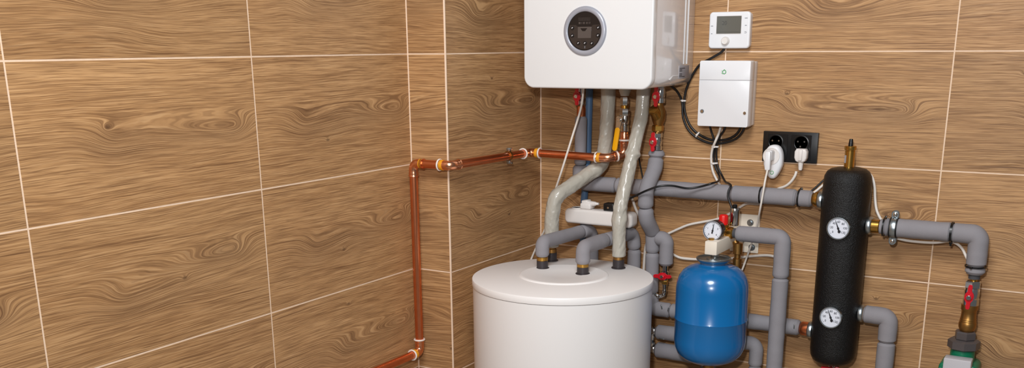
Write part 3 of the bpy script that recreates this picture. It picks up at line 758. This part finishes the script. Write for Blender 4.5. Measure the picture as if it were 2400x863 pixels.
# ================================================================== double socket, adapter and plugs
t = Thing('double_socket', 'black double wall socket below and right of the control box', 'socket', (.800,0,-.298))
sx, sz = .8005, -.256
bm = new(); prism(bm, rrect(.1535,.0835,.0015), (sx,0,sz), X_, Z_, .0095, .0012, 2); fr = t.part('frame', bm, 'black_plastic')
for k, s in enumerate((-1, 1)):
    cx = .7600 if s < 0 else .8315; cz = -.2435
    bm = new(); prism(bm, rrect(.0560,.0690,.0015), (cx-.003*s+.003,-.0093,sz), X_, Z_, .0016, .0006, 1); ins = t.part('insert', bm, 'black_plastic', fr)
    bm = new(); lathe(bm, [(.0215,.0008),(.0215,.0026),(.0198,.0030),(.0190,.0010),(.0180,.0006),(0,.0006)], (cx,-.0103,cz), -Y_, 48, caps=False); t.part('outlet', bm, 'black_plastic', ins)
    bm = new()
    for dx in (-.0090,.0090): cyl(bm, (cx+dx,-.0105,cz+.004), -Y_, .0022, .0012, 14)
    tube(bm, [V((cx+.001,-.0108,cz-.010)), V((cx+.001,-.021,cz-.0085))], .0022, 12)
    t.parts('contact', bm, 'chrome', ins, 'metal contacts')
t = Thing('smart_plug', 'white rounded plug-in adapter with a green power mark in the left socket', 'adapter', (.764,-.012,-.343))
ax_ = on_plane(1811, 370, .030)
out = []
for k in range(49):
    a = 2*PI*k/48
    if k == 48: break
    ca, sa = math.cos(a), math.sin(a)
    z = .0470*sa; w = .0268 if sa > -.1 else .0268-.0080*min(1, (-sa-.1)/.75)
    x = w*math.copysign(abs(ca)**.8, ca); out.append((x, math.copysign(abs(z/.047)**.86, z)*.0470))
acx, acz = .7635, -.2960
bm = new(); prism(bm, out, (acx,-.0125,acz), X_, Z_, .030, .010, 5); sp_ = t.part('body', bm, 'plastic_white')
bm = new(); lathe(bm, [(.0235,0),(.0235,.0020),(.0218,.0024),(.0210,.0006),(0,.0004)], (acx-.0035,-.0420,acz+.0165), -Y_, 48, caps=False); t.part('socket_rim', bm, 'plastic_offwhite', sp_)
bm = new()
tube(bm, [V((acx+.0010+.0048*math.cos(math.radians(a)),-.0428,acz-.0285+.0048*math.sin(math.radians(a)))) for a in range(120,421,12)], .0008, 8)
tube(bm, [V((acx+.0010,-.0428,acz-.0270)), V((acx+.0010,-.0428,acz-.0225))], .0008, 8)
t.part('power_mark', bm, 'green_mark', sp_, 'green power symbol')
def earth_plug(name, label, c, m, axis=(0,-1,0), dn=(0,0,-1), s=1.0):
    """rewirable-looking moulded plug: round head on the socket, body narrowing to a ribbed cable relief"""
    c, axis, dn = V(c), V(axis).normalized(), V(dn).normalized(); sd = dn.cross(axis)
    t = Thing(name, label, 'plug', c)
    o = [(-.0125,-.0165),(.0125,-.0165),(.0170,-.0090),(.0170,.0080),(.0135,.0165),(.0080,.0200),(-.0080,.0200),(-.0135,.0165),(-.0170,.0080),(-.0170,-.0090)]
    o = [(x*s, -y*s) for x, y in o]
    o = o[::-1]
    bm = new(); prism(bm, o, c, sd if sd.cross(-dn).dot(axis) > 0 else -sd, -dn, .024*s, .0045*s, 3); hd = t.part('plug_body', bm, m)
    bm = new(); obox(bm, c+axis*.0250*s, sd, dn, axis, (.011*s,.030*s,.006*s), .002*s); t.part('grip', bm, m, hd)
    bm = new(); lathe(bm, [(.0075*s,0),(.0072*s,.006*s)]+[x for i in range(4) for x in ((.0070*s-.0004*i*s,.007*s+i*.004*s),(.0070*s-.0004*i*s,.0092*s+i*.004*s),(.0058*s-.0004*i*s,.0095*s+i*.004*s),(.0058*s-.0004*i*s,.0108*s+i*.004*s))]+[(.0048*s,.024*s)], c+axis*.012*s+dn*.018*s, dn, 20); t.part('strain_relief', bm, m, hd)
    return t
p1 = V((.7608,-.0425,-.2790))
t = Thing('plug', 'slim white plug pushed into the front of the white adapter', 'plug', p1)
bm = new(); prism(bm, rrect(.0185,.0300,.0060), p1+V((0,0,.003)), X_, Z_, .030, .005, 3); b_ = t.part('plug_body', bm, 'plastic_white')
bm = new(); obox(bm, p1+V((.001,-.0345,-.010)), (1,0,.02), (0,-1,0), (-.02,0,1), (.0160,.0120,.0520), .0045); t.part('grip', bm, 'plastic_white', b_)
earth_plug('plug', 'off-white plug with a ribbed cable relief in the right socket', (.8385,-.0125,-.2735), 'plastic_offwhite')

# ================================================================== power strip
t = Thing('power_strip', 'white power strip lying across the grey tank pipes behind the cream wrapped pipe', 'power strip', (.27,-.11,-.505))
bm = new(); prism(bm, rrect(.226,.0450,.014,8), (.2690,-.085,-.4800), X_, Z_, .046, .008, 4); ps = t.part('housing', bm, 'plastic_offwhite')
bm = new()
for x in (.190,.330): lathe(bm, [(.018,0),(.018,.003),(.0165,.003),(.0165,.0005),(0,.0005)], (x,-.108,-0.4580), Z_, 36, caps=False)
t.parts('socket_rim', bm, 'plastic_offwhite', ps)
def strip_plug(label, x, m, w):
    t = Thing('plug', label, 'plug', (x,-.108,-0.4575))
    bm = new(); box(bm, (x-w/2,-.125,-0.4573), (x+w/2,-.090,-0.4390), .005, 3); h = t.part('plug_body', bm, m)
    bm = new(); obox(bm, (x-.004,-.108,-0.4365), (1,0,.10), Y_, (-.10,0,1), (w*.62,.026,.012), .004); t.part('grip', bm, m, h)
    bm = new()
    lathe(bm, [(.0088,0),(.0085,.004)]+[q for i in range(4) for q in ((.0082-.0006*i,.005+i*.005),(.0082-.0006*i,.0078+i*.005),(.0066-.0006*i,.0082+i*.005),(.0066-.0006*i,.0098+i*.005))]+[(.004,.028),(.0035,.034)], (x+w*.18,-.112,-0.4410), (1,-.05,.06), 20)
    t.part('strain_relief', bm, m, h)
strip_plug('white plug lying on top of the power strip', .2240, 'plastic_offwhite', .036)
bm = new()
t = Thing('plug', 'black plug on top of the power strip beside the white plug', 'plug', (.297,-.108,-0.4575))
bm = new(); box(bm, (.2840,-.124,-0.4573), (.3180,-.092,-0.4340), .004, 3); h = t.part('plug_body', bm, 'black_plastic')
bm = new(); cyl(bm, (.3005,-.1235,-0.4470), -Y_, .0030, .0012, 14); t.part('screw', bm, 'chrome', h)

# ================================================================== blue expansion vessel
vx, vy = .664, -.2
t = Thing('expansion_vessel', 'blue enamelled expansion vessel hanging under the cream bracket', 'expansion vessel', (vx,vy,-.85))
RV = .1003
pr = [(0,-.8535),(.030,-.8525),(.055,-.8470),(.076,-.8370),(.0905,-.8220),(.0980,-.8030),(RV,-.7830),(RV,-.7235),(RV+.0012,-.7215),(RV+.0016,-.7200),(RV+.0012,-.7185),(RV,-.7165),(RV,-.6350),(.0985,-.6180),(.0930,-.6010),(.0830,-.5860),(.0690,-.5755),(.0500,-.5680),(.0380,-.5650),(.0360,-.5640)]
bm = new(); lathe(bm, pr, (vx,vy,0), n=96); t.part('shell', bm, 'blue_enamel')
bm = new(); lathe(bm, [(.0360,-.5670),(.0380,-.5600),(.0435,-.5560),(.0470,-.5530),(.0482,-.5500),(.0474,-.5472),(.0450,-.5462),(.0430,-.5475),(.0420,-.5505),(.0330,-.5515),(.0200,-.5510),(.0185,-.5480),(.0145,-.5470),(0,-.5470)], (vx,vy,0), n=72); fl = t.part('flange', bm, 'galvanised', None, 'galvanised connection flange')
bm = new(); lathe(bm, [(.0125,-.5480),(.0125,-.5325)], (vx+.004,vy,0), n=28); t.part('neck', bm, 'chrome', fl)
bm = new(); lathe(bm, [(.013,-.888),(.0135,-.870),(.016,-.868),(.016,-.852)], (vx,vy,0), n=24); t.part('valve_cap', bm, 'brass_dark', None, 'valve cap under the vessel')

# ================================================================== safety group on its bracket
t = Thing('safety_group', 'cream bracket with pressure gauge, red relief valve and chrome air vent above the blue vessel', 'safety group', (.67,-.005,-.53))
bm = new(); box(bm, (.6520,-.2430,-.5325), (.6865,-.0045,-.4955), .0022, 2); br_ = t.part('bracket_arm', bm, 'console')
bm = new(); prism(bm, rrect(.0850,.1120,.002), (.6850,0,-.5090), X_, Z_, .0055, .001, 1); pl = t.part('wall_plate', bm, 'console')
for x, z in ((.7000,-.4765),(.7090,-.5480)):
    bm = new(); cyl(bm, (x,-.0055,z), -Y_, .0098, .0018, 28, .0004); w_ = t.part('bolt_washer', bm, 'galvanised', pl)
    bm = new(); hexnut(bm, (x,-.0070,z), -Y_, .0062, .0050, .3); t.part('bolt', bm, 'galvanised', w_)
# manifold
bm = new(); lathe(bm, [(.0105,0),(.0135,.003),(.0135,.016),(.0110,.018),(.0150,.021),(.0165,.027),(.0165,.036),(.0130,.040)], (.6545,-.132,-.487), X_, 28)
cyl(bm, (.6670,-.132,-.4970), Z_, .0125, .034, 28, .002); t.part('brass_tee', bm, 'brass', None, 'brass tee')
gc = V((.6600,-.2080,-.4715)); Rg = .0265
bm = new(); lathe(bm, [(.0100,-.034),(.0180,-.034),(.0255,-.030),(.0268,-.010),(.0272,.001),(.0262,.003),(.0248,.003),(.0246,.001)], gc, -Y_, 56, caps=False); gg = t.part('pressure_gauge', bm, 'black_plastic', None, 'black pressure gauge')
bm = new(); lathe(bm, [(Rg*.93,.0012),(Rg*.97,.0040),(Rg*1.00,.0042),(Rg*1.02,.0024),(Rg*1.02,-.002)], gc, -Y_, 56, caps=False); t.part('gauge_rim', bm, 'silver_ring', gg)
gauge_face(t, gc, Rg, ['0','1','2','3','4'], 225, -45, 80, gg, None, False)
bm = new(); hexnut(bm, (.6610,-.2180,-.4970), Z_, .0085, .007); t.part('gauge_nut', bm, 'brass')
bm = new(); lathe(bm, [(.0115,0),(.0128,.002),(.0128,.022),(.0118,.0265),(.0095,.0285),(0,.0290)], (.6665,-.142,-.4645), Z_, 12)
rv = t.part('relief_valve', bm, 'red_bright', None, 'red relief valve cap', sharp=25)
bm = new(); cyl(bm, (.6665,-.142,-.4720), Z_, .0095, .009, 24, .001); t.part('relief_body', bm, 'brass')
bm = new(); lathe(bm, [(.0125,0),(.0135,.002),(.0135,.040),(.0142,.0405),(.0142,.0470),(.0128,.0490),(.0080,.0500)], (.6900,-.118,-.4680), Z_, 36); av = t.part('air_vent', bm, 'chrome', None, 'chrome air vent')
bm = new(); cyl(bm, (.6890,-.118,-.4180), Z_, .0068, .0085, 20, .0015); t.part('vent_cap', bm, 'black_plastic', av)
bm = new(); lathe(bm, [(.0100,-.5900),(.0125,-.5880),(.0125,-.5640),(.0090,-.5620),(.0090,-.5520),(.0135,-.5500),(.0135,-.5200),(.0100,-.5180)], (.7000,-.105,0), n=28); tube(bm, [V((.690,-.105,-.514)), V((.7000,-.105,-.530))], .010, 18); t.part('drain_fitting', bm, 'brass_dark', None, 'tarnished brass fitting under the bracket')

# ================================================================== right hand valve, fittings and pump
px_, pd = 1.3150, .075
t = Thing('ball_valve', 'red handled ball valve at the far right, above the green pump', 'valve', (px_,-pd,-.640))
bm = new(); lathe(bm, [(.0165,-.636),(.0195,-.634),(.0195,-.612),(.0175,-.610),(.0188,-.604),(.0192,-.597),(.0188,-.590),(.0175,-.584)], (px_,-pd,0), n=28); hexnut(bm, (px_+.0005,-pd,-.5855), Z_, .0195, .020); cyl(bm, (px_,-pd,-.601), -Y_, .009, .030, 20, .001); t.part('valve_body', bm, 'chrome')
bm = new(); wing(bm, (px_-.002,-pd-.030,-.602), (.02,0,1), L=.031); h = t.part('handle', bm, 'red', None, 'red wing handle')
bm = new(); hexnut(bm, (px_-.002,-pd-.038,-.602), -Y_, .0062, .0045); t.part('handle_nut', bm, 'chrome', h)
t = Thing('check_valve', 'tall tarnished brass fitting between the red handled valve and the dark union nut', 'valve', (px_,-pd,-.700))
bm = new(); lathe(bm, [(.0150,-.7015),(.0185,-.6960),(.0215,-.6880),(.0218,-.6780),(.0200,-.6735),(.0206,-.6715),(.0196,-.6690),(.0202,-.6670),(.0190,-.6645),(.0182,-.6520),(.0186,-.6440),(.0208,-.6410),(.0208,-.6290),(.0180,-.6270)], (px_-.001,-pd,0), n=36); t.part('body', bm, 'brass_dark')
t = Thing('union_nut', 'dark cast iron union nut on top of the green pump', 'union nut', (px_-.003,-pd,-.750))
bm = new(); hexnut(bm, (px_-.003,-pd,-.7225), Z_, .0265, .023, .25); t.part('upper_nut', bm, 'cast_iron')
bm = new(); hexnut(bm, (px_-.004,-pd,-.7480), Z_, .0395, .0265, .15, 8); t.part('lower_nut', bm, 'cast_iron')
t = Thing('circulation_pump', 'green circulation pump with a grey front cover in the lower right corner', 'pump', (px_-.006,-pd,-1.0))
bm = new(); lathe(bm, [(.0235,-.83),(.0300,-.800),(.0300,-.762),(.0290,-.7480),(.0260,-.7470)], (px_-.0045,-pd,0), n=40); prism(bm, rrect(.094,.23,.014), (px_-.0075,-.030,-.8960), X_, Z_, .084, .006, 3); t.part('pump_housing', bm, 'green')
bm = new(); lathe(bm, [(.0235,-1.005),(.0300,-1.02),(.0300,-1.045),(.0150,-1.05),(.0150,BOT)], (px_-.0045,-pd,0), n=32); t.part('return_pipe', bm, 'cast_iron')
bm = new(); prism(bm, rrect(.0660,.21,.003), (px_-.0070,-.108,-.8650), X_, Z_, .036, .002, 2); cvv = t.part('front_cover', bm, 'cover_grey')
bm = new()
for x in (-.0485, .0345): hexnut(bm, (px_+x+.0005,-.113,-.8010), -Y_, .0058, .005)
t.parts('flange_screw', bm, 'galvanised', None, 'steel flange screws')
t = Thing('drain_valve', 'red drain valve under the bottom of the black separator', 'valve', (.980,-.075,-.87))
bm = new(); cyl(bm, (.981,-.075,-.880), Z_, .010, .042, 24, .001); t.part('valve_body', bm, 'chrome')
bm = new(); prism(bm, rrect(.032,.010,.003), (.9735,-.094,-.8505), X_, Z_, .010, .002, 2); prism(bm, rrect(.012,.012,.003), (.9975,-.088,-.8480), (.8,.2,0), Z_, .010, .002, 2); t.part('handle', bm, 'red')

# ================================================================== clamp and cable ties
t = Thing('pipe_clamp', 'galvanised pipe clamp with two screws round the grey pipe right of the separator', 'clamp', (1.1085,0,RZ))
cx_ = 1.1090
bm = new(); lathe(bm, [(.0254,-.0105),(.0264,-.0105),(.0264,.0105),(.0254,.0105),(.0254,-.0105)], (cx_,-SD,RZ), X_, 48, caps=False); t.part('rubber_lining', bm, 'black_matte', None, 'black rubber lining')
bm = new(); lathe(bm, [(.0262,-.0065),(.0276,-.0065),(.0284,-.0025),(.0284,.0025),(.0276,.0065),(.0262,.0065),(.0262,-.0065)], (cx_,-SD,RZ), X_, 48, caps=False); cr = t.part('ring', bm, 'galvanised')
for s in (1,-1):
    bm = new(); prism(bm, rrect(.0185,.0240,.0092), (cx_+.0005*s,-SD-.002,RZ+s*.0335), X_, Z_, .0030, .0008, 1); prism(bm, rrect(.0185,.0240,.0092), (cx_+.0005*s,-SD+.006,RZ+s*.0335), X_, Z_, .0030, .0008, 1); l_ = t.part('lug', bm, 'galvanised')
    bm = new(); lathe(bm, [(.0062,0),(.0062,.0015),(.0050,.0040),(.0025,.0052),(0,.0053)], (cx_+.0005*s,-SD-.005,RZ+s*.0355), -Y_, 24); t.part('screw', bm, 'chrome', l_)
bm = new(); cyl(bm, (cx_,0,RZ), -Y_, .005, SD-.027, 16); t.part('stud', bm, 'galvanised')

def pipe_tie(label, c, ax, R, w=.0046, m='black_plastic', head=None, tail=0, group=None):
    c, ax = V(c), V(ax).normalized()
    t = Thing('cable_tie', label, 'cable tie', c, group)
    bm = new(); lathe(bm, [(R-.0002,-w/2),(R+.0014,-w/2),(R+.0014,w/2),(R-.0002,w/2),(R-.0002,-w/2)], c, ax, 36, caps=False); t.part('strap', bm, m)
    h = V(head or (0,-1,0)); h.normalize()
    bm = new(); obox(bm, c+h*(R+.003), ax, h, ax.cross(h), (w*1.5,.0050,.0062), .0008)
    if tail: obox(bm, c+h*(R+.003+tail/2), ax, h, ax.cross(h), (w*.9,tail,.0014))
    t.part('head', bm, m)
pipe_tie('black cable tie on the grey header pipe where the adapter cable crosses it', (.7480,-.07,HZ), X_, RG+.0004, head=(0,.5,-1))
pipe_tie('black cable tie on the grey header pipe just left of the black separator', (.8545,-.07,HZ), X_, RG+.0006, head=(0,.5,1))
pipe_tie('black cable tie between the brass union and the clamp right of the separator', (1.0840,-SD,RZ), X_, .0242, .0038, head=(0,.5,1))
pipe_tie('black cable tie before the bend of the grey pipe right of the separator', (1.2505,-SD,RZ), X_, .0253, .0056, head=(0,.1,-1), tail=.008)
pipe_tie('black cable tie at the end of the grey pipe above the far right valve', (1.3163,-SD,-.5275), Z_, .0250, .0036, head=(-.3,-1,0))

# ================================================================== cables
cable('thermostat_cable', 'black cable looping from under the thermostat left of the control box',
      P([(1701,108,.008),(1691,122,.009),(1664,138,.009),(1640,152,.009),(1622,178,.009),(1609,208,.009),(1603.5,238,.010),(1606,265,.010),(1615,290,.010),(1629,308,.010),(1651,322,.010),(1674,329,.010),(1702,327,.012),(1722,318,.016),(1733,305,.022),(1737,294,.028)]), .0034, 'cable_black', group=None)
cable('boiler_cable', 'black cable from under the boiler to the underside of the control box',
      P([(1566,199,.06),(1574,203,.04),(1586,213,.02),(1596,231,.009),(1599.5,248,.009),(1600.5,272,.010),(1609,297,.010),(1624,316,.010),(1647,330,.010),(1673,337,.010),(1705,333,.012),(1728,323,.016),(1741,307,.022),(1746,294,.028)]), .0034, 'cable_black')
cable('sensor_cable', 'black cable from the control box over the header pipe to the chrome air vent',
      P([(1702,293,.030),(1695,308,.023),(1684,325,.0205),(1679.5,345,.013),(1679,368,.010),(1683,392,.011),(1693,413,.018),(1701,427,.045),(1708,430,.075),(1713.5,436,.095),(1708,446,.1035),(1706,460,.108),(1711,476,.112),(1716,489,.116)]), .0030, 'cable_black')
cable('strip_cable', 'black cable from the control box crossing the grey pipes towards the power strip',
      P([(1663,293,.030),(1667,308,.023),(1673,327,.0205),(1674,345,.013),(1673,368,.010),(1677,392,.011),(1685,411,.020),(1684,424,.060),(1668,430,.102),(1640,438,.106),(1610,441.5,.118),(1575,435.5,.142),(1545,437,.158),(1515,447,.160),(1490,459,.150),(1472,468,.140),(1455,480,.122),(1446,486,.116)]), .0031, 'cable_black')
cable('box_cable', 'white cable dropping from the control box along the bunched black cables',
      P([(1690,293,.030),(1685,312,.026),(1677,331,.026),(1669,352,.014),(1667,376,.011),(1671,402,.011),(1681,424,.011),(1688,436,.012),(1690,460,.012)]), .0036, 'cable_white')
cable('adapter_cable', 'white cable hanging from the adapter plug in front of the grey header pipe',
      P([(1800,392,.078),(1798,402,.080),(1793,425,.100),(1788,455,.104),(1782,488,.100),(1776,520,.070),(1768,552,.050),(1757,584,.050),(1742,626,.060),(1728,660,.080),(1712,710,.0965),(1695,770,.0965),(1674,820,.097),(1654,853,.100),(1640,885,.100)]), .0028, 'cable_white')
cable('plug_cable', 'white cable from the right socket plug, passing behind the header and red relief valve',
      P([(1866.5,402,.028),(1864,411,.030),(1855,425,.030),(1842,436,.028),(1826,442,.022),(1810,450,.014),(1798,466,.010),(1780,478,.012),(1752,477,.014),(1737,484,.012),(1712,500,.008),(1680,514,.008),(1650,520,.008),(1615,527,.008),(1590,537,.008),(1568,547,.008),(1545,556,.008)]), .0038, 'cable_white')
cable('wall_cable', 'white cable on the wall behind the flange of the blue vessel',
      P([(1560,586,.008),(1578,597,.008),(1596,605,.008),(1625,608,.008),(1660,608,.008),(1700,607,.008),(1740,603,.008),(1770,600,.008),(1800,599,.008),(1822,603,.008)]), .0040, 'cable_white')
cable('strip_lead', 'white cable hanging between a cream wrapped pipe and the grey pipe with the tee',
      P([(1466,452,.040),(1476,460,.040),(1483,470,.040),(1490,490,.036),(1500,508,.030),(1512,523,.026),(1518,538,.016),(1517,565,.008),(1512,585,.0044),(1508,640,.0044)]), .0042, 'cable_white')
cable('boiler_lead', 'long white cable slanting from under the boiler in front of the copper pipe',
      P([(1370,196,.150),(1367,212,.150),(1364,240,.150),(1357,270,.155),(1342,318,.165),(1329,360,.172),(1314,408,.172),(1302,445,.160),(1294,480,.150),(1286,515,.140),(1277,538,.125),(1263,567,.110),(1247,603,.100),(1240,622,.105)]), .0032, 'cable_white')
cable('sensor_lead', 'white sensor cable curving down the right side of the black separator',
      P([(2000,402,.012),(2018,398,.014),(2033,403,.016),(2045,418,.018),(2050,440,.020),(2051,465,.026),(2054,490,.034),(2061,508,.040),(2075,530,.040),(2092,553,.044),(2115,562,.044),(2150,567,.044),(2190,569,.044),(2222,566,.046),(2240,570,.050),(2255,583,.055),(2264,601,.058),(2274,620,.058)]), .0036, 'cable_white')
cable('sensor_lead', 'short white sensor cable at the upper left of the black separator',
      P([(1950,418,.012),(1935,429,.018),(1922,440,.026),(1910,450,.034),(1895,458,.036)]), .0034, 'cable_white')
cable('sensor_lead', 'short black sensor cable at the upper left of the black separator',
      P([(1950,406,.016),(1931,422,.024),(1916,436,.030),(1903,447,.034),(1891,453,.036)]), .0028, 'cable_black')
cable('thin_cable', 'thin black cable between a cream wrapped pipe and the grey pipe, above the header',
      P([(1496,360,.020),(1499,380,.016),(1503,400,.014),(1507,420,.014),(1512,445,.014)]), .0024, 'cable_black')
def wire_tie(label, px, py, d, ax, R=.0085):
    c = on_plane(px, py, d); bm = new(); ax = V(ax).normalized()
    x, y, a = frame(ax, (0,-1,0))
    out = [(R*1.15*math.cos(k*PI/10), .0055*math.sin(k*PI/10)) for k in range(20)]
    prism(bm, out, c-a*.0022, x, y, .0044, .0006, 1)
    hd = c+V((0,-1,0))*.0058; obox(bm, hd, a, (0,-1,0), a.cross(V((0,-1,0))), (.0058,.0048,.0055), .0006)
    single('cable_tie', label, 'cable tie', bm, 'plastic_offwhite')
wire_tie('clear cable tie on the black cable loop, left of the control box', 1601.5, 236, .010, (.05,0,1), .0075)
wire_tie('clear cable tie at the lower left of the black cable loop below the control box', 1635, 316, .010, (.8,0,-.55))
wire_tie('clear cable tie where the cables bunch under the control box', 1676, 344, .013, (0,0,1), .0095)
wire_tie('clear cable tie lower on the bunched cables, halfway to the grey header pipe', 1674, 383, .012, (.1,0,-1), .0095)

# ================================================================== light
ld = bpy.data.lights.new('camera_flash', 'AREA'); ld.shape = 'DISK'; ld.size = .09; ld.energy = 26; ld.color = (.985, .99, 1)
lo_ = bpy.data.objects.new('camera_flash', ld); COL.objects.link(lo_)
lo_.location = (1.46, -2.80, .27+Z0)
lo_.rotation_euler = (V((.45,-.1,-.30))-V((1.46,-2.80,.27))).to_track_quat('-Z', 'Y').to_euler()
ld = bpy.data.lights.new('ceiling_bounce', 'AREA'); ld.shape = 'DISK'; ld.size = 1.0; ld.energy = 54; ld.color = (.975, .985, 1)  # soft disk added to stand in for flash bounced off the unbuilt ceiling
lo_ = bpy.data.objects.new('ceiling_bounce', ld); COL.objects.link(lo_)
lo_.location = (1.15, -2.40, 1.50+Z0); lo_.rotation_euler = (V((.45,-.2,-.2))-V((1.15,-2.40,1.50))).to_track_quat('-Z', 'Y').to_euler()
w = bpy.data.worlds.new('room_light'); bpy.context.scene.world = w; w.use_nodes = True
w.node_tree.nodes['Background'].inputs[0].default_value = (.95, .97, 1, 1); w.node_tree.nodes['Background'].inputs[1].default_value = .125
sc = bpy.context.scene
sc.view_settings.view_transform = 'Standard'; sc.view_settings.look = 'None'
sc.view_settings.exposure = 0; sc.view_settings.gamma = 1; sc.view_settings.use_curve_mapping = False
